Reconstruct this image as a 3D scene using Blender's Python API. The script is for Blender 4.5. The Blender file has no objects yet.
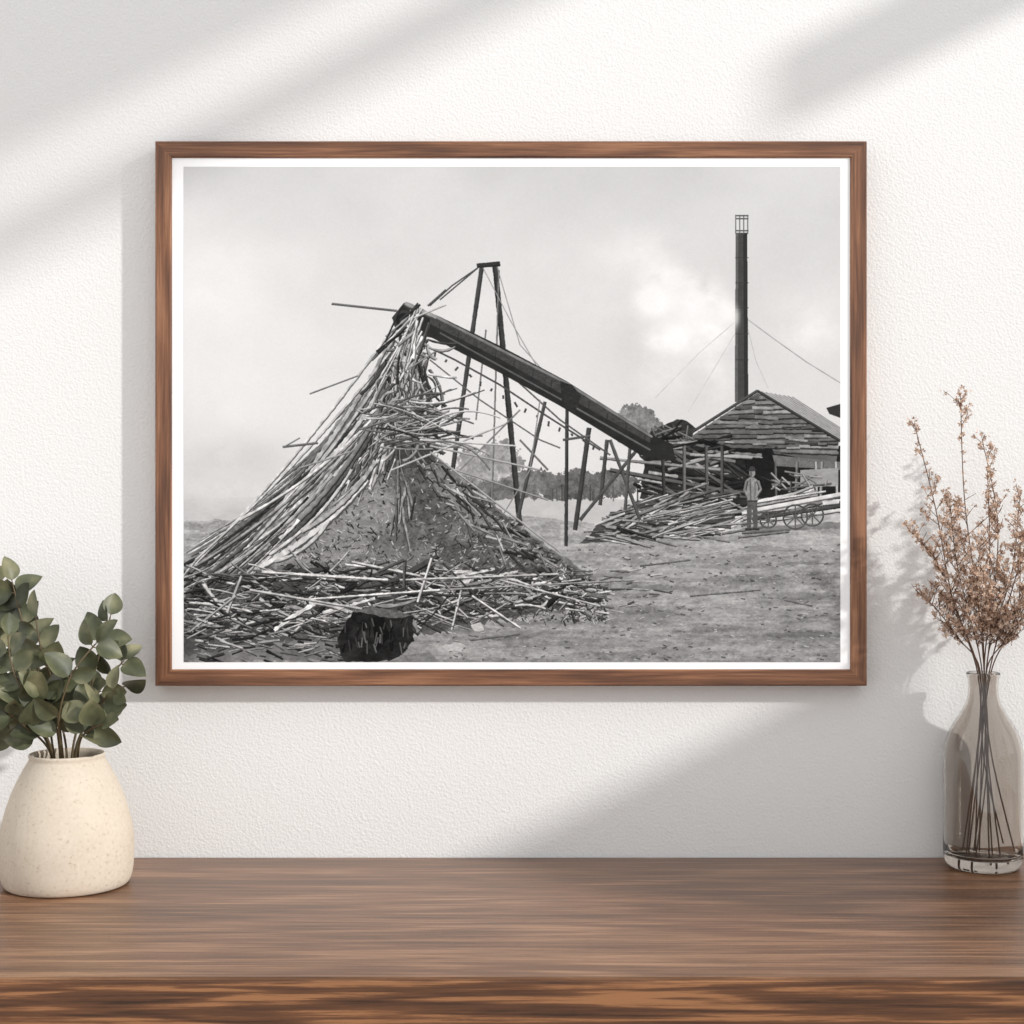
import bpy, bmesh, math, random
import numpy as np
from mathutils import Vector, Matrix
random.seed(7)
rng = np.random.default_rng(11)
sc = bpy.context.scene
sc.view_settings.view_transform = 'Standard'
sc.view_settings.look = 'None'

# ------------------------------------------------------------ helpers
def link(o, parent=None):
    sc.collection.objects.link(o)
    if parent: o.parent = parent
    return o
def empty(name, loc=(0,0,0)):
    e = bpy.data.objects.new(name, None); e.location = loc; e.empty_display_size = .05
    return link(e)
def mesh_obj(name, v, f, mat=None, parent=None, loc=(0,0,0), smooth=False):
    me = bpy.data.meshes.new(name); me.from_pydata([tuple(a) for a in v], [], f); me.update()
    if smooth:
        me.polygons.foreach_set('use_smooth', [True]*len(me.polygons))
    o = bpy.data.objects.new(name, me); o.location = loc
    if mat: me.materials.append(mat)
    return link(o, parent)
def box(name, lo, hi, mat, parent=None, bevel=0, loc=(0,0,0)):
    x0,y0,z0 = lo; x1,y1,z1 = hi
    v = [(x0,y0,z0),(x1,y0,z0),(x1,y1,z0),(x0,y1,z0),(x0,y0,z1),(x1,y0,z1),(x1,y1,z1),(x0,y1,z1)]
    f = [(0,3,2,1),(4,5,6,7),(0,1,5,4),(1,2,6,5),(2,3,7,6),(3,0,4,7)]
    o = mesh_obj(name, v, f, mat, parent, loc)
    if bevel:
        m = o.modifiers.new('b','BEVEL'); m.width = bevel; m.segments = 3
    return o
def lathe(name, prof, mat, parent=None, loc=(0,0,0), n=96):
    v=[]; f=[]; rings=[]
    for r,z in prof:
        if r < 1e-6:
            rings.append([len(v)]); v.append((0,0,z))
        else:
            rings.append(list(range(len(v), len(v)+n)))
            for i in range(n):
                a = 2*math.pi*i/n; v.append((r*math.cos(a), r*math.sin(a), z))
    for a,b in zip(rings[:-1], rings[1:]):
        for i in range(n):
            j=(i+1)%n
            if len(a)==1 and len(b)==1: continue
            if len(a)==1: f.append((a[0], b[j], b[i]))
            elif len(b)==1: f.append((a[i], a[j], b[0]))
            else: f.append((a[i], a[j], b[j], b[i]))
    return mesh_obj(name, v, f, mat, parent, loc, smooth=True)
def smooth_prof(p, k=4):
    out=[]; n=len(p)
    for i in range(n-1):
        p0=p[max(i-1,0)];p1=p[i];p2=p[i+1];p3=p[min(i+2,n-1)]
        for s in range(k):
            t=s/k
            out.append(tuple(max(0,0.5*((2*p1[c])+(-p0[c]+p2[c])*t+(2*p0[c]-5*p1[c]+4*p2[c]-p3[c])*t*t+(-p0[c]+3*p1[c]-3*p2[c]+p3[c])*t**3)) for c in range(len(p1))))
    out.append(p[-1]); return out
def crv(pts, k=8):
    n=len(pts); out=[]
    for i in range(n-1):
        p0=pts[max(i-1,0)];p1=pts[i];p2=pts[i+1];p3=pts[min(i+2,n-1)]
        for s in range(k):
            t=s/k
            out.append(0.5*((2*p1)+(-p0+p2)*t+(2*p0-5*p1+4*p2-p3)*t*t+(-p0+3*p1-3*p2+p3)*t**3))
    out.append(pts[-1].copy()); return out
def tube(V,F,path,r0,r1,n=6):
    m=len(path); base=len(V)
    for i,p in enumerate(path):
        d=(path[min(i+1,m-1)]-path[max(i-1,0)])
        if d.length<1e-9: d=Vector((0,0,1))
        d.normalize()
        a=d.cross(Vector((0.13,1,0.21))).normalized(); b=d.cross(a)
        r=r0+(r1-r0)*i/(m-1)
        for k in range(n):
            an=2*math.pi*k/n
            V.append(p+a*math.cos(an)*r+b*math.sin(an)*r)
    for i in range(m-1):
        for k in range(n):
            k2=(k+1)%n
            F.append((base+i*n+k, base+i*n+k2, base+(i+1)*n+k2, base+(i+1)*n+k))
    F.append(tuple(base+k for k in range(n))[::-1]); F.append(tuple(base+(m-1)*n+k for k in range(n)))

# ------------------------------------------------------------ materials
def newmat(name):
    m = bpy.data.materials.new(name); m.use_nodes=True
    nt=m.node_tree; b=nt.nodes['Principled BSDF']
    return m,nt,b
def N(nt,t,**kw):
    n=nt.nodes.new(t)
    for k,v in kw.items():
        if k in n.inputs: n.inputs[k].default_value=v
        else: setattr(n,k,v)
    return n
def lin(r,g,b):
    f=lambda c:(c/255/12.92 if c/255<=0.04045 else ((c/255+0.055)/1.055)**2.4)
    return (f(r),f(g),f(b),1)
def ramp(nt, stops):
    r=nt.nodes.new('ShaderNodeValToRGB'); e=r.color_ramp.elements
    e[0].position=stops[0][0]; e[0].color=stops[0][1]
    e[1].position=stops[-1][0]; e[1].color=stops[-1][1]
    for p,c in stops[1:-1]:
        x=e.new(p); x.color=c
    return r

def wood(name, dark, mid, light, scale=1.0, rough=0.4, rings=9, fscale=1.0, off=(0,0,0), ringmix=.6, str_x=0.55, fib=.55, lo=.42, hi=.92, broad=.6):
    m,nt,b=newmat(name); L=nt.links.new
    tc=N(nt,'ShaderNodeTexCoord')
    mp=N(nt,'ShaderNodeMapping'); mp.inputs['Scale'].default_value=(str_x*scale,6*scale,6*scale); mp.inputs['Location'].default_value=off
    L(tc.outputs['Object'],mp.inputs['Vector'])
    n1=N(nt,'ShaderNodeTexNoise',Scale=1.6,Detail=3.0,Roughness=.5,Distortion=.35); L(mp.outputs[0],n1.inputs['Vector'])
    mu=N(nt,'ShaderNodeMath',operation='MULTIPLY'); mu.inputs[1].default_value=rings*6.28; L(n1.outputs['Fac'],mu.inputs[0])
    si=N(nt,'ShaderNodeMath',operation='SINE'); L(mu.outputs[0],si.inputs[0])
    ma=N(nt,'ShaderNodeMapRange'); ma.inputs['From Min'].default_value=-1; L(si.outputs[0],ma.inputs['Value'])
    mp2=N(nt,'ShaderNodeMapping'); mp2.inputs['Scale'].default_value=(5*fscale,170*fscale,170*fscale); L(tc.outputs['Object'],mp2.inputs['Vector'])
    n2=N(nt,'ShaderNodeTexNoise',Scale=1.5,Detail=6.0,Roughness=.7); L(mp2.outputs[0],n2.inputs['Vector'])
    mp3=N(nt,'ShaderNodeMapping'); mp3.inputs['Scale'].default_value=(.9*scale,11*scale,11*scale); mp3.inputs['Location'].default_value=(5,1,2); L(tc.outputs['Object'],mp3.inputs['Vector'])
    n3=N(nt,'ShaderNodeTexNoise',Scale=1.3,Detail=5.0,Roughness=.6); L(mp3.outputs[0],n3.inputs['Vector'])
    a1=N(nt,'ShaderNodeMath',operation='MULTIPLY'); a1.inputs[1].default_value=ringmix*.35; L(ma.outputs[0],a1.inputs[0])
    a2=N(nt,'ShaderNodeMath',operation='MULTIPLY_ADD'); a2.inputs[1].default_value=fib; L(n2.outputs['Fac'],a2.inputs[0]); L(a1.outputs[0],a2.inputs[2])
    a3=N(nt,'ShaderNodeMath',operation='MULTIPLY_ADD'); a3.inputs[1].default_value=broad; L(n3.outputs['Fac'],a3.inputs[0]); L(a2.outputs[0],a3.inputs[2])
    r=ramp(nt,[(lo,dark),((lo+hi)/2,mid),(hi,light)]); L(a3.outputs[0],r.inputs['Fac'])
    L(r.outputs['Color'],b.inputs['Base Color'])
    b.inputs['Roughness'].default_value=rough
    bp=N(nt,'ShaderNodeBump',Strength=.2,Distance=.001); L(n2.outputs['Fac'],bp.inputs['Height']); L(bp.outputs[0],b.inputs['Normal'])
    return m
walnut_top = wood('walnut_top', lin(66,43,28), lin(120,85,60), lin(166,126,95), scale=1.5, rough=.36, rings=6, off=(3.1,.4,0), ringmix=.35, fib=.95, lo=.52, hi=1.08, broad=.5)
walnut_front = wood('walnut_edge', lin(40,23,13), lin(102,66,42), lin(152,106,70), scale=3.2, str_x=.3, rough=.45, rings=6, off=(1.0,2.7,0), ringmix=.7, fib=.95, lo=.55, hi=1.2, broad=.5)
walnut_frame = wood('walnut_frame', lin(66,40,26), lin(120,79,54), lin(162,116,84), rough=.5, rings=6, scale=3.0, fscale=1.4, str_x=.3, ringmix=.5, fib=.75, lo=.5,hi=1.05)

def wallmat(name, col):
    m,nt,b=newmat(name); L=nt.links.new
    tc=N(nt,'ShaderNodeTexCoord')
    n=N(nt,'ShaderNodeTexNoise',Scale=260.0,Detail=4.0,Roughness=.6); L(tc.outputs['Object'],n.inputs['Vector'])
    v=N(nt,'ShaderNodeTexVoronoi',Scale=330.0); L(tc.outputs['Object'],v.inputs['Vector'])
    ad=N(nt,'ShaderNodeMath',operation='MULTIPLY_ADD'); ad.inputs[1].default_value=.6; L(v.outputs['Distance'],ad.inputs[0]); L(n.outputs['Fac'],ad.inputs[2])
    bp=N(nt,'ShaderNodeBump',Strength=.5,Distance=.0012); L(ad.outputs[0],bp.inputs['Height']); L(bp.outputs[0],b.inputs['Normal'])
    b.inputs['Base Color'].default_value=col; b.inputs['Roughness'].default_value=.9
    b.inputs['Specular IOR Level'].default_value=.15
    return m
wall_m = wallmat('wall_plaster', (.80,.797,.79,1))
floor_m = wood('floor_oak', lin(110,85,60), lin(150,120,90), lin(180,150,120))
whitepaint,_,wb = newmat('white_paint'); wb.inputs['Base Color'].default_value=(.8,.8,.78,1); wb.inputs['Roughness'].default_value=.5

# ------------------------------------------------------------ room
box('wall_back',(-2.4,0,0),(1.56,.1,3.2),wall_m)
box('floor',(-2.4,-3.2,-.05),(1.56,.1,0),floor_m)
WX=1.5
wy0,wy1,wz0,wz1=-2.0,-.15,.95,2.73
def wallpieces():
    v=[];f=[]
    def bx(lo,hi):
        b=len(v); x0,y0,z0=lo;x1,y1,z1=hi
        v.extend([(x0,y0,z0),(x1,y0,z0),(x1,y1,z0),(x0,y1,z0),(x0,y0,z1),(x1,y0,z1),(x1,y1,z1),(x0,y1,z1)])
        for q in [(0,3,2,1),(4,5,6,7),(0,1,5,4),(1,2,6,5),(2,3,7,6),(3,0,4,7)]: f.append(tuple(b+i for i in q))
    bx((WX,-3.2,0),(WX+.06,wy0,3.2)); bx((WX,wy1,0),(WX+.06,0,3.2))
    bx((WX,wy0,0),(WX+.06,wy1,wz0)); bx((WX,wy0,wz1),(WX+.06,wy1,3.2))
    mesh_obj('wall_right',v,f,wall_m)
wallpieces()
win=empty('window_1',(WX+.03,0,0))
def wbar(n,y0,y1,z0,z1,t=.012): box(n,(-t,y0,z0),(t,y1,z1),whitepaint,win)
wbar('head',wy0,wy1,wz1-.03,wz1); wbar('sill',wy0,wy1,wz0,wz0+.03)
wbar('jamb_1',wy0,wy0+.03,wz0,wz1); wbar('jamb_2',wy1-.03,wy1,wz0,wz1)
wbar('transom',wy0+.03,wy1-.03,2.572,2.64)
wbar('shadow_bar',-.72,wy1-.03,2.26,2.35)  # unseen short bar, added to cast the upper-right band of shade
wbar('shadow_panel',-1.0,-.62,wz0+.03,1.53)  # unseen board, added to throw the shadow patch below the frame

# ------------------------------------------------------------ console table
tab=empty('wooden_console_table',(0,0,0))
box('top',(-1.15,-.50,.75-.003),(1.15,-.004,.75),walnut_top,tab)
box('apron_edge',(-1.15,-.5015,.66),(1.15,-.004,.7469),walnut_front,tab,bevel=.0012)
for i,(x,y) in enumerate([(-1.08,-.44),(1.0,-.44),(-1.08,-.10),(1.0,-.10)]):
    box('leg_%d'%(i+1),(x,y,0),(x+.07,y+.07,.66),walnut_front,tab,bevel=.002)

# ------------------------------------------------------------ printed photograph (flat picture, drawn procedurally)
S=3; PX0,PY0=184,167; PW,PH=656,495
W,H=PW*S,PH*S
def vn(cx,cy,lo=0,hi=1):
    cx*=S;cy*=S
    nx=int(W/cx)+3; ny=int(H/cy)+3
    g=rng.random((ny,nx)).astype(np.float32)
    x=np.arange(W)/cx; y=np.arange(H)/cy
    xi=x.astype(int); yi=y.astype(int); fx=x-xi; fy=y-yi
    fx=(fx*fx*(3-2*fx)).astype(np.float32); fy=(fy*fy*(3-2*fy)).astype(np.float32)[:,None]
    a=g[yi][:,xi];b=g[yi][:,xi+1];c=g[yi+1][:,xi];d=g[yi+1][:,xi+1]
    r=(a*(1-fx)+b*fx)*(1-fy)+(c*(1-fx)+d*fx)*fy
    return lo+(hi-lo)*r
def fbm(cx,cy,o=4,g=.55):
    s=0;a=1;t=0
    for i in range(o):
        s=s+a*vn(cx/2**i,cy/2**i); t+=a; a*=g
    return s/t-.5
XX=(np.arange(W)/S+PX0)[None,:].astype(np.float32); YY=(np.arange(H)/S+PY0)[:,None].astype(np.float32)
soft=fbm(120,90,4); nfine=fbm(3,2,3,.8); nmid=fbm(16,8,4,.7); cloud=fbm(26,22,5,.6); ngrain=(rng.random((H,W))-.5).astype(np.float32)
A=np.interp(YY,[167,300,420,495],[203,211,216,214])*np.ones_like(XX)+soft*22
A=A+6*np.exp(-((XX-230)/90)**2-((YY-330)/120)**2)
def blob(cx,cy,rx,ry,tone,al=1,nz=None,p=1):
    global A
    m=np.exp(-(((XX-cx)/rx)**2+((YY-cy)/ry)**2)**p)*al
    if nz is not None: m=np.clip(m*(1+nz),0,1)
    A=A*(1-m)+tone*m
def pmask(pts,rough=0):
    P=[]
    n=len(pts)
    for i in range(n):
        x0,y0=pts[i];x1,y1=pts[(i+1)%n]
        k=max(1,int(math.hypot(x1-x0,y1-y0)/4)) if rough else 1
        for j in range(k):
            t=j/k
            P.append(((x0+(x1-x0)*t+random.uniform(-rough,rough)-PX0)*S,(y0+(y1-y0)*t+random.uniform(-rough,rough)-PY0)*S))
    xs=[p[0] for p in P];ys=[p[1] for p in P]
    a=max(0,int(min(xs))-1);b=min(W,int(max(xs))+2);c=max(0,int(min(ys))-1);d=min(H,int(max(ys))+2)
    if a>=b or c>=d: return None
    gx=np.arange(a,b)[None,:]+.5; gy=np.arange(c,d)[:,None]+.5
    m=np.zeros((d-c,b-a),bool)
    for i in range(len(P)):
        x0,y0=P[i];x1,y1=P[(i+1)%len(P)]
        if abs(y1-y0)<1e-6: continue
        m^=((y0<=gy)!=(y1<=gy))&(gx<x0+(gy-y0)*(x1-x0)/(y1-y0))
    return slice(c,d),slice(a,b),m
def poly(pts,tone,na=0,nf=None,al=1,rough=0):
    r=pmask(pts,rough)
    if r is None: return
    sy,sx,m=r
    t=tone+(na*(nf if nf is not None else nfine)[sy,sx] if na else 0)
    A[sy,sx]=np.where(m,A[sy,sx]*(1-al)+t*al,A[sy,sx])
def stick(x0,y0,x1,y1,w,tone,bend=0,sh=.55,w1=None,al=1,nz=0):
    if w1 is None: w1=w
    Ln=math.hypot(x1-x0,y1-y0)
    if Ln<.5: return
    n=int(Ln*S*1.6)+2; m=int(max(w,w1)*S*1.8)+2
    t=np.linspace(0,1,n)[:,None]; v=np.linspace(0,1,m)[None,:]
    nx,ny=-(y1-y0)/Ln,(x1-x0)/Ln
    if ny<0: nx,ny=-nx,-ny     # v=1 side is lower
    ww=w+(w1-w)*t
    if nz:
        kk=rng.random(max(3,n//14)+1); ww=ww*(1-nz*.6+nz*1.1*np.interp(t[:,0]*(len(kk)-1),np.arange(len(kk)),kk)[:,None])
    bb=bend*4*t*(1-t)
    px=(x0+(x1-x0)*t+nx*((v-.5)*ww+bb)-PX0)*S; py=(y0+(y1-y0)*t+ny*((v-.5)*ww+bb)-PY0)*S
    k=rng.random(max(3,n//18)+1); tn=np.interp(t[:,0]*(len(k)-1),np.arange(len(k)),k)[:,None]-.5
    val=tone*(1+(.14+.3*nz)*tn)*(1.06-.1*v)*np.where(v>.72,sh,1.0)
    if nz: val=val*(1+nz*.45*(rng.random((1,m))-.5))
    ix=px.astype(int).ravel(); iy=py.astype(int).ravel(); val=(val+0*px).ravel()
    ok=(ix>=0)&(ix<W)&(iy>=0)&(iy<H)&(px.ravel()>=0)&(py.ravel()>=0)
    ix=ix[ok];iy=iy[ok]
    A[iy,ix]=A[iy,ix]*(1-al)+val[ok]*al
def pl(pts,w,tone,al=1,sh=1):
    for a,b in zip(pts[:-1],pts[1:]): stick(a[0],a[1],b[0],b[1],w,tone,sh=sh,al=al)
U=random.uniform
# smoke
blob(690,345,100,90,196,.7,soft*2); blob(215,465,95,40,193,.8,soft*3+cloud*1.5); blob(240,360,80,60,222,.5,soft*2)
blob(205,290,44,44,226,.7,cloud*2.5); blob(230,400,40,36,224,.6,cloud*2.5); blob(300,420,50,60,221,.4,cloud*2)
puff=cloud*2.4
for (x,y,rx,ry) in [(690,290,30,20),(662,278,24,18),(706,306,26,17),(726,314,15,11),(678,312,32,21),(700,336,34,20),(670,338,26,18),(654,300,22,18)]:
    blob(x+3,y+5,rx*1.15,ry*1.15,206,.55,puff,1.2)
    blob(x,y,rx,ry,240,.85,puff,1.6)
blob(640,258,42,26,226,.65,puff); blob(718,372,20,36,226,.6,puff); blob(812,328,38,32,226,.65,puff); blob(662,372,38,26,222,.6,puff); blob(590,300,60,40,216,.5,puff)
# distant field and trees
poly([(184,492),(300,490),(480,494),(640,500),(640,560),(184,560)],188,26,nmid)
poly([(184,491),(300,489),(300,496),(184,499)],202,16,nmid)
A=np.where((YY>460)&(YY<525)&(XX<340),A+(204+cloud*30-A)*np.exp(-((YY-491)/14)**2)*.85,A)
treen=fbm(7,7,4,.85)
for x,y,rx,ry,tn in [(478,474,26,26,150),(500,462,22,22,150),(528,484,30,14,118),(560,486,26,14,104),(590,486,26,14,100),(462,488,26,12,125),(500,490,40,10,108),(545,480,12,10,110),(575,478,12,10,106),(615,484,22,14,104)]:
    m=((XX-x)/rx)**2+((YY-y)/ry)**2+treen*1.8<1
    A=np.where(m&(YY<501+treen*6),tn+treen*110,A)
for x,y,rx,ry in [(634,420,21,15),(648,428,14,12),(622,430,12,10),(640,436,20,14)]:
    m=((XX-x)/rx)**2+((YY-y)/ry)**2+treen*1.7<1
    A=np.where(m,126+treen*130,A)
for i in range(14):
    x=U(530,640); stick(x,U(484,492),x,501,1.0,U(60,110),al=.7)
# wires
pl([(748,320),(775,340),(806,362),(840,383)],.7,160); pl([(748,330),(756,362),(768,388)],.5,188)
pl([(735,322),(700,352),(655,398)],.5,188,al=.7); pl([(737,330),(712,372),(688,412)],.5,192,al=.7)
# chimney
poly([(735.5,233),(747,233),(748,402),(734.5,402)],66,18,nmid)
poly([(743,233),(747,233),(748,402),(744,402)],46)
poly([(735.5,233),(738,233),(737.5,402),(734.5,402)],92,20,nfine)
for y in (258,283,308,334,360): pl([(735,y),(748,y)],.6,50)
for y in (216,219,231): pl([(735,y),(748,y)],.9,80)
for x in (735.5,739.5,743.5,747.5): pl([(x,215),(x,234)],.7,95)
blob(735,317,4.5,11,226,.7,None,1.3)
# ground
gtop=np.interp(XX,[184,300,520,600,660,700,760,840],[520,520,515,524,530,533,520,512])
m=(YY>gtop+nmid*4)
rut=fbm(90,7,5,.7); rough_=fbm(9,4,4,.9)
g=np.interp(YY,[512,545,600,662],[172,154,144,134])+nmid*34+nfine*34+rut*85+rough_*74+ngrain*14
A=np.where(m,g,A)
for i in range(40):
    x=U(460,800);y=U(545,655); poly([(x,y),(x+U(20,70),y-U(1,4)),(x+U(40,90),y+U(0,3)),(x+20,y+U(2,5))],U(92,180),40,rough_,al=.45,rough=1.4)
# mill shed
poly([(664,452),(840,446),(840,505),(700,520),(660,500)],26,26,nmid)
poly([(757,393),(838,437),(836,466),(772,452),(690,446),(672,449)],96,40,nmid)
for i in range(12):
    y=398+i*4.9
    xl=757-(y-393)*1.5; xr=757+(y-393)*1.78
    k=random.randint(1,3); cuts=[0]+sorted(U(.2,.8) for _ in range(k))+[1]
    for c0,c1 in zip(cuts[:-1],cuts[1:]):
        a_=xl+(min(xr,838)-xl)*c0; b_=xl+(min(xr,838)-xl)*c1
        stick(a_,y+U(-.5,1),b_,y+U(-1,2.5),4.2,U(74,145),sh=.4,nz=.4)
for i in range(16):
    x=U(700,828);y=U(425,460); stick(x,y,x+U(8,26),y+U(-1,2),3.2,U(50,160),sh=.4,nz=.4)
poly([(757,391),(792,397),(840,428),(840,441)],194,30,nmid)
for i in range(9):
    t=i/8; stick(757+35*t,391+6*t,840,441-13*t,.7,135,sh=1)
stick(757,391,840,441,2.4,60,sh=.6); stick(757,391,670,446,2.6,74,sh=.6)
poly([(826,408),(840,404),(840,418),(829,414)],50)
poly([(668,448),(772,449),(780,466),(720,470),(668,466)],24,20,nfine)
poly([(772,455),(840,462),(840,470),(775,466)],106,40,nfine)
for x,tn in [(775,90),(797,120),(815,170),(822,150),(835,180)]: stick(x,462,x+U(-2,2),497,2.4,tn)
poly([(800,470),(838,468),(838,486),(800,488)],150,60,nmid)
for i in range(18): stick(U(765,830),U(470,492),U(770,840),U(474,494),1.6,U(80,180))
# lean-to jumble left of the shed
poly([(652,432),(664,424),(678,418),(688,422),(698,430),(672,448),(650,470),(638,452)],50,60,nmid,rough=1.6)
for i in range(26): stick(U(650,690),U(420,445),U(655,700),U(425,450),1.4,random.choice([30,75,100,120]),sh=.6)
poly([(645,450),(700,446),(745,462),(748,505),(640,500)],42,50,nmid,rough=1.5)
for i in range(100):
    x=U(632,730);y=U(440,496);a=U(-.35,.75);l=U(12,55)
    stick(x,y,x+l*math.cos(a),y+l*math.sin(a),U(1.2,4),random.choice([25,35,55,85,120,155]),sh=.4,nz=.5)
stick(640,446,735,462,3.5,120,sh=.4,nz=.4); stick(655,440,740,496,3.4,84,sh=.4,nz=.4); stick(668,470,728,452,3,150,sh=.4)
stick(600,458,720,470,3,140,nz=.4); stick(610,470,740,494,4,88,sh=.4); stick(690,455,752,458,3,160,sh=.4)
for x in (662,684,706,722): stick(x,446,x+U(-3,3),498,3,U(50,110))
# lumber stacks
poly([(580,543),(612,512),(660,494),(735,507),(735,526),(660,538)],66,50,nmid,rough=2)
for i in range(130):
    x=U(582,690);y=U(500,540); a=U(-.65,.1) if random.random()<.55 else U(0,.35); l=U(14,52)
    if y>540-(x-600)*.05 or y<np.interp(x,[580,612,660,690],[532,510,494,498]): continue
    stick(x,y,x+l*math.cos(a),y+l*math.sin(a),U(1.0,3.6),random.choice([50,75,95,120,140,160,190]),sh=.35,nz=.6)
for i in range(36):
    x=U(640,745);y=U(512,538); stick(x,y,x+U(25,60),y-U(2,16),U(1.2,2.6),U(100,210),sh=.4,nz=.4)
# wagon and boards on the right
for i in range(16):
    y=U(492,514); stick(U(735,790),y+8,U(800,850),y-U(2,6),U(1.5,4),U(110,215),sh=.35,nz=.3)
stick(748,512,845,494,5,208,sh=.5); stick(752,519,842,506,3.5,70)
for cx,cy,r in [(795,517,12),(812,515,11),(768,520,8)]:
    for k in range(40):
        a=k/40*6.283; b=(k+1)/40*6.283
        stick(cx+r*math.cos(a),cy+r*math.sin(a),cx+r*math.cos(b),cy+r*math.sin(b),1.3,66,sh=1)
    for k in range(8):
        a=k/8*6.283; stick(cx,cy,cx+r*math.cos(a),cy+r*math.sin(a),.7,84,sh=1)
poly([(742,528),(840,522),(840,528),(750,533)],92,40,nfine,al=.6,rough=1)
# standing man
poly([(747,500),(757,500),(757.5,529),(753.2,529),(752,507),(750.6,529),(746.5,529)],84,40)
poly([(745.5,480),(749,477.5),(754,477.5),(758.5,481),(757.5,501),(746.8,501)],136,50)
stick(750,479,750.5,500,1.2,92,sh=1); stick(747,501,757,501,1,50,sh=1); stick(755,482,754.5,499,1.4,108,sh=1)
stick(757.5,481,760.5,490,2.8,126,w1=2.4); stick(760.5,490,756,497,2.4,140,w1=2); stick(746.5,481,744.5,491,2.8,110); stick(744.5,491,748,499,2.3,134)
for (a,b,rx,ry,tn) in [(751.8,473,3.1,4,140),(750.6,474,1.2,3,96),(751.5,470,4.8,1.1,50),(751.8,468.4,3,2.4,60)]:
    mm=((XX-a)/rx)**2+((YY-b)/ry)**2<1; A=np.where(mm,tn,A)
stick(745,529,752,529.5,1.6,45,sh=1); stick(752.5,529,759,529.5,1.6,45,sh=1)
# conveyor supports
def beam(x0,y0,x1,y1,w,t=48): stick(x0,y0,x1,y1,w,t,sh=.75,nz=.15)
beam(482,266,451,482,4.2,66); beam(495,265,520,526,5.2,55); beam(477,266,500,264,4.5,50)
beam(499,270,492,500,1.3,120); beam(545,402,517,522,3.2,74); beam(567,408,566,546,3.2,58); beam(589,428,575,530,4.5,62)
beam(607,440,600,505,3.5,70); beam(563,440,590,436,2.2,90); beam(520,440,548,470,1.6,110); beam(486,330,476,420,1.2,120)
beam(452,478,520,410,1.2,130); beam(610,440,640,520,3,80); beam(580,520,640,446,3,76); beam(630,446,625,510,3,80)
pl([(478,268),(452,286),(430,306)],1,70); pl([(497,267),(520,345),(565,395)],.6,140); pl([(483,268),(510,320),(540,372)],.6,145)
pl([(424,345),(455,360),(500,385),(545,415),(600,450)],1.4,70)
for i in range(16):
    t=i/15; x=424+t*170; y=345+t*100+4*math.sin(t*3); stick(x,y,x+U(-3,3),y+U(2,5),1.6,70)
pl([(430,360),(480,400),(540,440),(560,448)],1.0,90); pl([(505,370),(560,420),(610,455)],1.2,80)
pl([(540,400),(530,470),(500,520)],.8,130)
# conveyor trough
poly([(404,303),(442,318),(500,346),(566,381),(650,434),(672,444),(676,462),(640,455),(560,406),(500,373),(432,338),(398,331),(392,318)],40,20,nmid)
poly([(430,316),(500,350),(566,385),(650,438),(650,443),(560,393),(500,359),(430,324)],64,30,nfine)
stick(404,304,442,319,2,95,sh=1); stick(430,314,566,383,2.2,116,sh=1,nz=.2); stick(566,383,652,437,2.2,116,sh=1,nz=.2); stick(440,333,560,399,1.2,88,sh=1); stick(560,399,650,450,1.4,96,sh=1)
for i in range(12):
    t=i/11; x=440+t*205; y=np.interp(x,[430,566,652],[316,385,438]); stick(x,y+2,x-1,y+11,.7,30,sh=1,al=.5)
stick(405,304,436,318,5,150,sh=.5,nz=.3)
poly([(560,381),(572,385),(581,396),(575,413),(562,405)],44,20)
for k,tn in ((11,56),(8,30),(4,88)):
    mm=((XX-404)**2+(YY-321)**2)<k*k; A=np.where(mm,tn,A)

# sawdust heap
heap=[(184,566),(232,530),(290,486),(345,452),(388,430),(410,430),(440,458),(470,482),(510,518),(545,545),(580,568),(614,592),(560,612),(470,622),(400,634),(300,628),(184,648)]
chips=fbm(4,3,4,.95); lump=fbm(20,12,4,.8)
poly(heap,108,75,chips+lump*.6,rough=1.5)
poly([(400,440),(440,462),(478,496),(545,546),(600,588),(500,585),(440,560),(412,505)],88,80,chips+lump,rough=2)
poly([(330,478),(380,462),(400,520),(350,560),(270,568),(280,520)],134,90,chips+lump*.6,al=.8,rough=3)
poly([(420,452),(440,464),(500,520),(560,565),(545,560),(470,520),(430,486)],150,60,chips,al=.5,rough=2.5)
for i in range(3400):
    x=U(190,605); top=np.interp(x,[184,290,388,410,470,545,612],[566,486,432,434,484,547,592]); y=U(top+2,622)
    a=U(-1.3,1.3);l=U(1.5,6); stick(x,y,x+l*math.cos(a),y+l*math.sin(a),U(.5,1.3),random.choice([40,60,75,90,150,170,190]),sh=.6)
for i in range(80):
    t=random.random(); x=425+t*150; y=np.interp(x,[410,440,470,510,545,580],[436,462,486,522,549,572])+U(2,40)
    a=U(.2,1.3); l=U(8,32); stick(x,y,x+l*math.cos(a),y+l*math.sin(a),U(1,2.6),random.choice([45,60,85,140,180]),sh=.5,nz=.5)
poly([(372,440),(384,385),(408,345),(420,370),(440,420),(432,462),(408,470),(385,470)],62,60,chips,rough=3)
poly([(392,466),(406,460),(414,490),(420,530),(408,560),(400,520)],78,70,chips,al=.6,rough=3)
for i in range(14): 
    x=U(392,420);y=U(460,520); stick(x,y,x+U(-6,10),y+U(15,45),U(1.5,3.5),random.choice([55,90,120,150]),sh=.4,nz=.7)
tones=[50,65,85,105,120,138,150,162,175,190,204]
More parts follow.
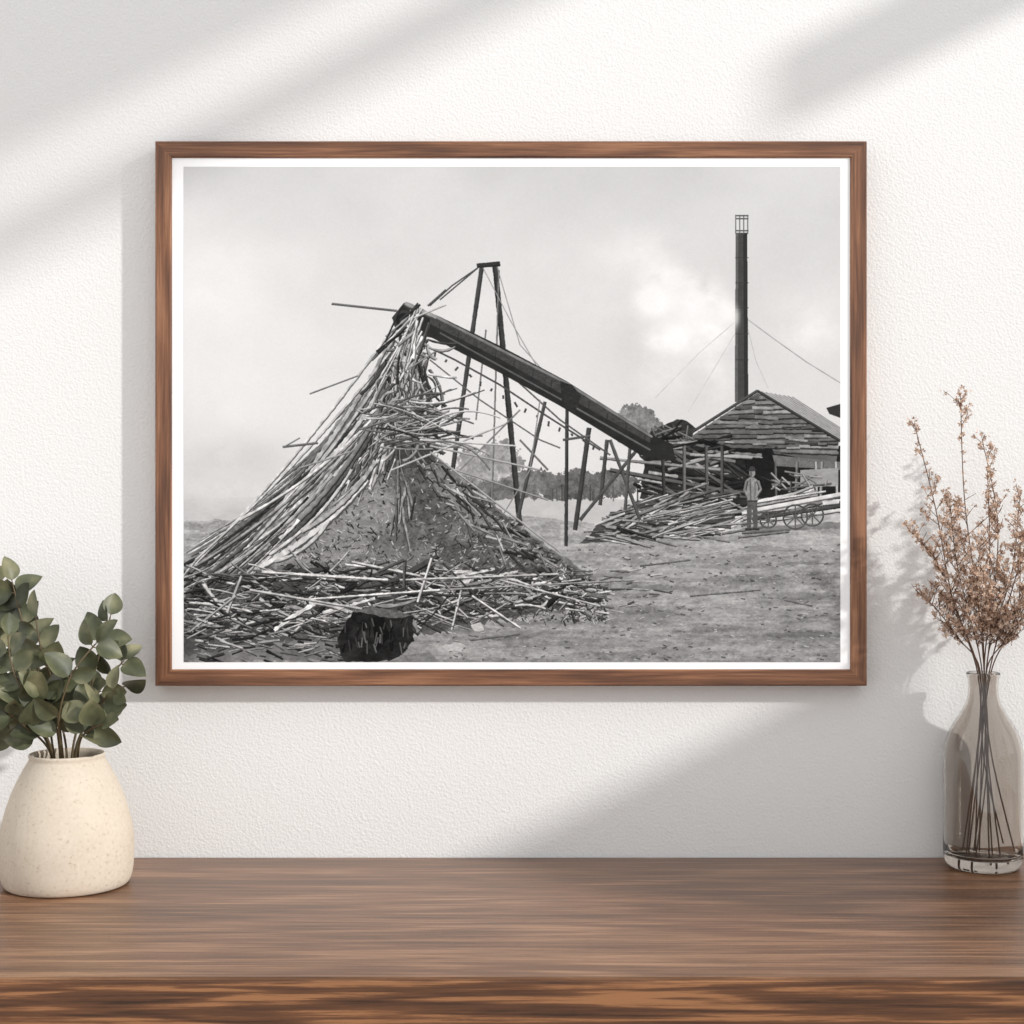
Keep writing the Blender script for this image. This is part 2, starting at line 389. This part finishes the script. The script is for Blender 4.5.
# slabs fanning from the apex down to the left base
for i in range(430):
    u=random.random()**1.7
    tx=U(374,426); ty=np.interp(tx,[374,400,426],[378,328,334])+abs(random.gauss(0,30))
    bx=184+u*190; by=578-(bx-184)*.06+U(-34,22)
    t0=U(0,.6)*(random.random()<.75); ln=U(.2,.75) if u>.3 else U(.3,1)
    t1=min(1.02,t0+ln)
    x0=tx+(bx-tx)*t0;y0=ty+(by-ty)*t0;x1=tx+(bx-tx)*t1;y1=ty+(by-ty)*t1
    off=lambda t:18*4*t*(1-t)*(1-u)
    x0+=off(t0)*.6;y0+=off(t0)*.75;x1+=off(t1)*.6;y1+=off(t1)*.75
    if u>.35 and y1>505: continue
    r_=random.random()
    wd=U(.9,2.4) if r_<.52 else (U(2.4,4.5) if r_<.88 else U(4.5,7.5))
    stick(x0+U(-3,3),y0,x1+U(-6,6),y1,wd,random.choice(tones),bend=18*(1-u)*(t1-t0)**2+U(-3,3),sh=.5,w1=wd*U(.5,1.3),nz=.75)
for (x0,y0,x1,y1,w,t) in [(392,330,186,574,2.8,185),(400,340,196,560,2.4,200),(398,350,250,545,3.6,165),(368,480,262,567,7,200),(352,470,270,555,3.4,195),(388,372,318,470,5,178),(410,345,365,420,4,210),(418,350,376,440,3.5,190),(376,462,302,532,5,160),(330,520,275,562,4,190),(372,420,240,520,3,198),(358,436,196,566,2.6,145),(384,400,300,520,5,120)]:
    stick(x0,y0,x1,y1,w,t,sh=.4,bend=7,nz=.5)
# sprays around the apex
for i in range(90):
    x=U(385,430);y=U(335,440);a=U(.9,2.3) if random.random()<.8 else U(-.5,.6);l=U(14,50)
    stick(x,y,x+l*math.cos(a),y+l*math.sin(a),U(.9,3.8),random.choice(tones),bend=U(-6,6),sh=.45,nz=.7)
for i in range(46):
    x=U(356,420);y=U(400,450);a=U(-.45,.5);l=U(36,90)
    stick(x,y,min(x+l*math.cos(a),U(460,506)),y+l*math.sin(a),U(.8,2.2),random.choice(tones),bend=U(-10,6),sh=.5,nz=.5)
for i in range(30):
    x=U(400,430);y=U(302,345);a=U(1.6,2.5);l=U(20,60)
    stick(x,y,x+l*math.cos(a),y+l*math.sin(a),U(1,2.6),random.choice([50,90,150,190,208]),sh=.45,nz=.5)
for p in [(332,304,397,311,2.0,105),(310,394,358,376,1.1,110),(283,447,318,443,2,110),(286,446,300,438,1,120),(300,468,350,452,1.5,150),(428,306,446,290,1.6,90),(414,318,446,305,1.6,190),(404,372,435,352,1.3,140),(440,300,478,268,1,80),(392,470,505,424,1.6,190),(430,446,540,470,1.6,170),(420,440,516,446,1.6,200),(455,470,548,500,1.4,150),(430,452,560,552,1.5,165)]:
    stick(*p,sh=.6)
stick(420,430,500,418,1.4,200,bend=-12); stick(420,445,490,470,1.4,120,bend=-14)
# jumble at the foot
poly([(184,588),(260,575),(340,572),(420,570),(520,566),(612,590),(540,612),(440,632),(300,640),(184,655)],58,70,chips,al=.7,rough=4)
for i in range(620):
    x=U(184,590); yc=np.interp(x,[184,400,590],[606,596,590]); sp=np.interp(x,[184,400,560,590],[34,30,14,8]); y=yc+U(-sp,sp)
    a=random.gauss(.02,.42); l=U(10,64)*(.6 if x>500 else 1); wd=U(.8,2.2) if random.random()<.75 else U(2.2,5)
    stick(x-l/2*math.cos(a),y-l/2*math.sin(a),x+l/2*math.cos(a),y+l/2*math.sin(a),wd,random.choice([35,50,60]+tones),bend=U(-3,3),sh=.4,w1=wd*U(.5,1.3),nz=.7)
for i in range(40):
    x=U(560,660); y=U(570,612); stick(x,y,x+U(4,22),y+U(-4,4),U(.8,1.8),random.choice([80,110,170,190]),sh=.5,nz=.5)
for (x0,y0,x1,y1,w,t) in [(262,572,388,580,3,200),(300,600,440,590,2.2,210),(352,562,420,576,2.6,185),(418,602,432,558,2.6,205),(452,630,462,588,2.2,195),(472,596,520,628,2.2,200),(400,580,560,574,2.2,190),(440,590,634,580,1.6,150),(228,612,242,576,2.6,180),(405,560,404,588,3,85),(190,632,236,596,2.2,165),(378,572,404,560,3,80),(500,580,600,606,1.8,180),(250,590,380,612,2.6,180)]:
    stick(x0,y0,x1,y1,w,t,sh=.4,nz=.4)
# foreground debris
poly([(184,640),(250,630),(345,640),(345,662),(184,662)],84,90,nmid,al=.55,rough=3)
for i in range(140):
    x=U(186,345);y=U(618,660);a=U(-.5,.5);l=U(4,24); stick(x,y,x+l*math.cos(a),y+l*math.sin(a),U(.8,2.8),random.choice([40,60,90,130,160,180]),sh=.4,nz=.5)
for i in range(420):
    x=U(420,838);y=U(545,660);a=U(-.4,.4);l=U(1.2,5); stick(x,y,x+l*math.cos(a),y+l*math.sin(a),U(.5,1.3),random.choice([80,95,110,175,188]),sh=.6)
for p in [(640,566,690,560,1.4,108),(690,596,760,590,1.4,112),(470,640,520,634,1.6,115),(784,600,812,606,1.5,112)]: stick(*p,nz=.6)
poly([(442,646),(455,642),(466,646),(462,651),(448,652)],180,60,rough=1); poly([(470,624),(480,622),(484,629),(474,632)],186,60,rough=1)
# stump
poly([(338,640),(352,612),(372,606),(392,610),(413,616),(414,640),(404,654),(390,661),(345,661),(340,655)],32,60,lump,rough=1.4)
poly([(352,611),(372,606),(400,611),(412,616),(392,618),(368,614)],92,90,chips,rough=.8)
poly([(372,618),(384,616),(390,640),(376,650)],14,10,nfine,rough=1.5)
for i in range(40): 
    x=U(343,408);y=U(618,645); stick(x,y,x+U(-3,3),y+U(4,14),U(.7,1.6),random.choice([12,20,60,85,100]),sh=.7)
poly([(404,655),(430,652),(440,662),(390,662)],110,50,al=.7)
A=A+ngrain*9+nfine*5
B=A.copy(); B[1:-1,1:-1]=(A[1:-1,1:-1]*3+A[:-2,1:-1]+A[2:,1:-1]+A[1:-1,:-2]+A[1:-1,2:])/7
B=np.clip(B/255,.04,.97)[::-1]
img=bpy.data.images.new('sawmill_print',W,H)
buf=np.ones((H,W,4),np.float32); buf[...,0]=B; buf[...,1]=B; buf[...,2]=B
img.pixels.foreach_set(buf.ravel()); img.update(); img.pack()

# ------------------------------------------------------------ framed photograph
FC=Vector((-.0012,0,1.3025)); FW,FH,FB=.8762,.6707,.0203
fr=empty('framed_photograph',FC)
def bar(name,L,rot,pos):
    h=L/2; b=FB
    prof=[(0,-.0015),(0,-.0285),(.0015,-.030),(b-.0015,-.030),(b,-.0285),(b,-.0015)]
    v=[];f=[];n=len(prof)
    for s in (-1,1):
        for (d,y) in prof: v.append((s*(h-d),y,-d))
    for k in range(n):
        k2=(k+1)%n; f.append((k,k2,n+k2,n+k))
    f.append(tuple(range(n))[::-1]); f.append(tuple(range(n,2*n)))
    o=mesh_obj(name,v,f,walnut_frame,fr,pos); o.rotation_euler=(0,rot,0)
    bm=bmesh.new(); bm.from_mesh(o.data); bmesh.ops.recalc_face_normals(bm,faces=bm.faces); bm.to_mesh(o.data); bm.free()
    return o
bar('frame_top',FW,0,(0,0,FH/2)); bar('frame_bottom',FW,math.pi,(0,0,-FH/2))
bar('frame_right',FH,math.pi/2,(FW/2,0,0)); bar('frame_left',FH,-math.pi/2,(-FW/2,0,0))
matm,_,mb=newmat('mat_board'); mb.inputs['Base Color'].default_value=(.94,.945,.95,1); mb.inputs['Roughness'].default_value=.8; mb.inputs['Specular IOR Level'].default_value=.1
box('mat_board',(-FW/2+FB-.001,-.0272,-FH/2+FB-.001),(FW/2-FB+.001,-.002,FH/2-FB+.001),matm,fr)
pm,nt,pb=newmat('printed_picture')
ti=nt.nodes.new('ShaderNodeTexImage'); ti.image=img; ti.interpolation='Linear'; ti.extension='EXTEND'
nt.links.new(ti.outputs['Color'],pb.inputs['Base Color']); pb.inputs['Roughness'].default_value=.75; pb.inputs['Specular IOR Level'].default_value=.1
pw,ph=656/810.7,495/810.7
pr=mesh_obj('print',[(-pw/2,0,-ph/2),(pw/2,0,-ph/2),(pw/2,0,ph/2),(-pw/2,0,ph/2)],[(0,1,2,3)],pm,fr,(.0012,-.0275,1.3015-1.3025))
uv=pr.data.uv_layers.new(name='UVMap')
for l,c in zip(uv.data,[(0,0),(1,0),(1,1),(0,1)]): l.uv=c

# ------------------------------------------------------------ ceramic vase with eucalyptus
VX,VY=-.5155,-.142
cm,nt,cb=newmat('stoneware'); L=nt.links.new
tc=N(nt,'ShaderNodeTexCoord'); n=N(nt,'ShaderNodeTexNoise',Scale=260.0,Detail=3.0); L(tc.outputs['Object'],n.inputs['Vector'])
n2=N(nt,'ShaderNodeTexNoise',Scale=26.0,Detail=6.0); L(tc.outputs['Object'],n2.inputs['Vector'])
r=ramp(nt,[(.2,lin(170,154,134)),(.38,lin(208,196,179)),(.8,lin(216,205,190))]); L(n.outputs['Fac'],r.inputs['Fac'])
mx=N(nt,'ShaderNodeMixRGB',blend_type='MULTIPLY'); mx.inputs[0].default_value=.3
r2=ramp(nt,[(.3,(.8,.77,.73,1)),(.7,(1,1,1,1))]); L(n2.outputs['Fac'],r2.inputs['Fac']); L(r.outputs[0],mx.inputs[1]); L(r2.outputs[0],mx.inputs[2])
L(mx.outputs[0],cb.inputs['Base Color']); cb.inputs['Roughness'].default_value=.8; cb.inputs['Specular IOR Level'].default_value=.25
bp=N(nt,'ShaderNodeBump',Strength=.35,Distance=.001); L(n2.outputs['Fac'],bp.inputs['Height']); L(bp.outputs[0],cb.inputs['Normal'])
vase=empty('vase_with_eucalyptus',(VX,VY,.75))
vp=[(0,0.0),(.05,0),(.066,.0005),(.0715,.005),(.0745,.016),(.0757,.032),(.0757,.048),(.074,.066),(.0695,.085),(.063,.105),(.0555,.122),(.0487,.135),(.0445,.142),(.0425,.146),(.0432,.150),(.0418,.1522),(.0398,.1505),(.0390,.145),(.046,.125),(.062,.085),(.066,.03),(.05,.012),(0,.012)]
lathe('vase_body',smooth_prof(vp,4),cm,vase)

lm,nt,lb=newmat('eucalyptus_leaf'); L=nt.links.new
tc=N(nt,'ShaderNodeTexCoord'); n=N(nt,'ShaderNodeTexNoise',Scale=24.0,Detail=3.0); L(tc.outputs['Object'],n.inputs['Vector'])
r=ramp(nt,[(.32,lin(50,54,38)),(.5,lin(84,88,62)),(.72,lin(146,142,110))]); L(n.outputs['Fac'],r.inputs['Fac']); L(r.outputs[0],lb.inputs['Base Color'])
lb.inputs['Roughness'].default_value=.48
sm,nt,sb=newmat('eucalyptus_stem'); sb.inputs['Base Color'].default_value=lin(92,78,54); sb.inputs['Roughness'].default_value=.6
LV=[];LF=[]
def leaf(p,d,nrm,L_,W_):
    d=d.normalized(); s=d.cross(nrm).normalized(); nn=s.cross(d).normalized()
    base=len(LV); K=11
    curl=random.uniform(-.2,.45)
    for i in range(K):
        u=i/(K-1); w=W_*.5*(math.sin(math.pi*min(1,u**.8))**.72 if 0<u<1 else .02)
        c=p+d*(u*L_)+nn*(-curl*L_*u*u)
        for q in (-1,-.55,0,.55,1):
            LV.append(c+s*(q*w)+nn*(abs(q)**1.4*w*.38))
    for i in range(K-1):
        for q in range(4):
            a=base+i*5+q; LF.append((a,a+1,a+6,a+5))
SV=[];SF=[]
sc_v=1/863
def vp3(px,py,dy=0): return Vector(((px-67)*sc_v, dy, .151+(752-py)*sc_v))
stems=[
 [(60,790,.0),(52,740,-.0),(42,690,.01),(22,640,.02),(4,582,.03)],
 [(66,790,.0),(64,740,-.01),(60,685,-.02),(50,650,-.03),(44,616,-.03)],
 [(70,790,.0),(74,740,.0),(86,695,.01),(98,650,.01),(108,616,.01)],
 [(74,790,0),(80,740,-.01),(100,706,-.02),(118,688,-.03),(130,682,-.03)],
 [(60,790,0),(50,740,-.01),(30,706,-.03),(6,684,-.05),(-24,668,-.06)],
 [(58,790,0),(46,742,.01),(26,728,.0),(2,722,-.01),(-14,722,-.01)],
 [(76,790,0),(84,740,-.02),(98,724,-.04),(114,716,-.05)],
 [(66,790,0),(68,740,-.03),(72,706,-.05),(84,668,-.05),(104,640,-.04)],
 [(62,790,0),(58,740,-.03),(46,700,-.05),(30,664,-.06),(22,632,-.05)],
 [(66,790,0),(60,740,.02),(34,680,.04),(-6,620,.05),(-24,580,.05)],
 [(62,790,0),(62,745,-.01),(62,715,-.03),(56,686,-.05)],
 [(70,790,0),(74,745,.01),(84,720,.02),(92,690,.04),(112,664,.05)],
 [(60,790,0),(54,745,-.02),(38,718,-.05),(22,700,-.065)],
]
for st in stems:
    pts=crv([vp3(*q) for q in st],8)
    tube(SV,SF,pts,.0017,.0009,6)
    acc=0; side=1; prev=pts[0]
    for i in range(1,len(pts)):
        acc+=(pts[i]-pts[i-1]).length
        if pts[i].z<.168: acc=0; continue
        tip=(i==len(pts)-1)
        if acc>.018 or tip:
            acc=0
            d=(pts[i]-pts[i-1]).normalized()
            fr_=i/len(pts)
            for sd in ((side,) if tip else (side,-side)):
                if not tip and random.random()<.15: continue
                sdv=Vector((d.z,0,-d.x)).normalized()*sd
                dirv=d*(1 if tip else U(.25,.9))+sdv*(0.15 if tip else U(.6,1.0))+Vector((0,U(-.7,.4),0))
                nr=Vector((U(-.9,.9),-1,U(-.3,1.1)))
                sz=U(.029,.044)*(1.08-.25*fr_)
                off=dirv.normalized()*.003
                leaf(pts[i]+off,dirv,nr,sz,sz*U(.66,.9))
                tube(SV,SF,[pts[i],pts[i]+off*1.4],.0007,.0006,4)
            side=-side
mesh_obj('leaves',LV,LF,lm,vase,smooth=True); mesh_obj('stems',SV,SF,sm,vase,smooth=True)

# ------------------------------------------------------------ glass bottle with dried flowers
BX,BY=.5723,-.055
bot=empty('glass_bottle_with_dried_flowers',(BX,BY,.75))
gm,nt,gb=newmat('smoky_glass')
gb.inputs['Base Color'].default_value=(.72,.68,.64,1); gb.inputs['Roughness'].default_value=0.0; gb.inputs['IOR'].default_value=1.5; gb.inputs['Transmission Weight'].default_value=1
gp=[(0,.002),(.028,.001),(.036,.0),(.042,.0025),(.0462,.010),(.0475,.022),(.0475,.05),(.0475,.09),(.0475,.128),(.0462,.146),(.040,.166),(.029,.184),(.0205,.200),(.0178,.212),(.0178,.226),(.0195,.232),(.0198,.2355),(.0188,.2366),(.0172,.2355),(.0155,.226),(.0155,.212),(.0180,.200),(.0265,.1835),(.0372,.165),(.0432,.145),(.0445,.128),(.0445,.09),(.0445,.05),(.044,.026),(.040,.018),(.03,.0135),(0,.012)]
lathe('bottle_glass',smooth_prof(gp,3),gm,bot)
dm,nt,db=newmat('dried_stem'); db.inputs['Base Color'].default_value=lin(96,70,52); db.inputs['Roughness'].default_value=.7
fm,nt,fb=newmat('dried_floret'); L=nt.links.new
tc=N(nt,'ShaderNodeTexCoord'); n=N(nt,'ShaderNodeTexNoise',Scale=90.0,Detail=2.0); L(tc.outputs['Object'],n.inputs['Vector'])
r=ramp(nt,[(.3,lin(150,118,98)),(.5,lin(192,162,140)),(.7,lin(222,200,182))]); L(n.outputs['Fac'],r.inputs['Fac']); L(r.outputs[0],fb.inputs['Base Color']); fb.inputs['Roughness'].default_value=.8
DV=[];DF=[];PV=[];PF=[]
sb_=1/823
def bp3(px,py,dy=0): return Vector(((px-983)*sb_, dy, .2366+(672-py)*sb_))
def floret(p,s):
    k=random.choice((4,5)); ax=Vector((U(-1,1),U(-1,1),U(-.2,1))).normalized()
    a=ax.cross(Vector((.3,.5,.8))).normalized(); b=ax.cross(a)
    for i in range(k):
        an=6.283*i/k+U(-.3,.3); d=a*math.cos(an)+b*math.sin(an); e=ax.cross(d)
        o=len(PV)
        PV.extend([p, p+(d*.55+ax*.35+e*.3)*s, p+(d*.95+ax*U(.3,.8))*s, p+(d*.55+ax*.35-e*.3)*s])
        PF.append((o,o+1,o+2,o+3))
def clampy(v):
    v.y=min(v.y,.047); return v
def twig(p,d,Ln,lvl=0,dens=.62):
    n=max(3,int(Ln/.0045)); pts=[p.copy()]; dd=d.normalized()
    for i in range(n):
        dd=(dd+Vector((U(-.2,.2),U(-.18,.18),U(-.05,.16)))).normalized()
        pts.append(clampy(pts[-1]+dd*(Ln/n)))
    tube(DV,DF,pts,.00045,.00025,4)
    for i in range(1,len(pts)):
        if random.random()<dens:
            for _ in range(random.choice((1,2,2))): floret(pts[i]+Vector((U(-1,1),U(-1,1),U(-1,1)))*.003,U(.0022,.0044))
        if lvl==0 and i>1 and random.random()<.4:
            twig(pts[i],dd+Vector((U(-1,1),U(-.8,.8),U(-.2,.8))),Ln*U(.25,.5),1)
fst=[
 [(975,862,.0),(990,760,.01),(984,672,0),(975,600,-.01),(962,500,-.01),(958,400,-.01)],
 [(1006,845,.01),(984,760,0),(978,672,.003),(955,600,.01),(938,510,.01),(918,430,.01)],
 [(1012,850,-.01),(990,760,-.01),(978,672,-.004),(956,620,-.02),(932,565,-.03),(908,534,-.035)],
 [(966,855,.0),(976,760,0),(987,672,.004),(996,600,.01),(1000,520,.01),(986,440,.015)],
 [(960,850,-.01),(976,760,0),(989,672,.0),(1006,600,-.01),(1024,530,-.02),(1040,468,-.03)],
 [(990,860,-.01),(984,760,-.01),(981,672,-.004),(966,620,-.02),(950,565,-.03),(942,508,-.035)],
 [(970,860,.01),(982,760,.01),(990,672,-.003),(1006,630,-.02),(1024,590,-.035),(1044,570,-.04)],
 [(998,858,-.01),(988,760,0),(984,672,0),(984,610,-.02),(982,545,-.03),(980,478,-.03)],
 [(980,858,.02),(980,760,.01),(980,672,0),(962,640,.01),(940,610,.015),(926,596,.02)],
 [(984,858,.02),(984,760,.01),(986,672,0),(998,640,-.02),(1010,606,-.03),(1012,540,-.03)],
 [(984,858,-.02),(984,760,-.01),(984,672,0),(975,630,-.03),(966,590,-.045),(968,540,-.05)],
 [(978,858,.02),(984,760,.0),(986,672,0),(994,630,.0),(1012,570,.0),(1022,500,.01)],
]
for k,st in enumerate(fst):
    pts=[clampy(q) for q in crv([bp3(*q) for q in st],12)]
    tube(DV,DF,pts,.0010,.0005,6)
    for i,p in enumerate(pts):
        if p.z<.2366+.03: continue
        t=i/len(pts)
        d=(pts[min(i+1,len(pts)-1)]-pts[i-1]).normalized()
        hz=p.z-.2366
        pr_=.9 if hz<.21 else .65
        if random.random()<pr_:
            sd=random.choice((-1,1))
            twig(p,d*.8+Vector((sd*U(.4,1.2),U(-.9,.5),U(0,.5))),U(.018,.048)*(1.5-t*1.1))
        if t>.8: floret(p+Vector((U(-1,1),U(-1,1),0))*.003,U(.003,.005))
    twig(pts[-1],Vector((U(-.2,.2),0,1)),.012,1,.9)
mesh_obj('dried_stems',DV,DF,dm,bot); mesh_obj('dried_florets',PV,PF,fm,bot)

# ------------------------------------------------------------ light
w=bpy.data.worlds.new('World'); sc.world=w; w.use_nodes=True
bg=w.node_tree.nodes['Background']; bg.inputs[0].default_value=(.985,.99,1,1); bg.inputs[1].default_value=1.06
sun=bpy.data.lights.new('sun','SUN'); sun.energy=2.7; sun.angle=math.radians(1.9); sun.color=(1,.975,.945)
so=bpy.data.objects.new('sun',sun); link(so); so.location=(4,-2.5,3.5)
so.rotation_euler=Vector((-1.67,1,-.835)).to_track_quat('-Z','Y').to_euler()
# ------------------------------------------------------------ camera
cam=bpy.data.cameras.new('camera'); cam.sensor_width=36; cam.lens=1550/1024*36; cam.clip_start=.01
co=bpy.data.objects.new('camera',cam); link(co); co.location=(0,-1.9375,1.18125); co.rotation_euler=(math.pi/2,0,0)
sc.camera=co
print('verts',len(PV),len(DV),len(LV))
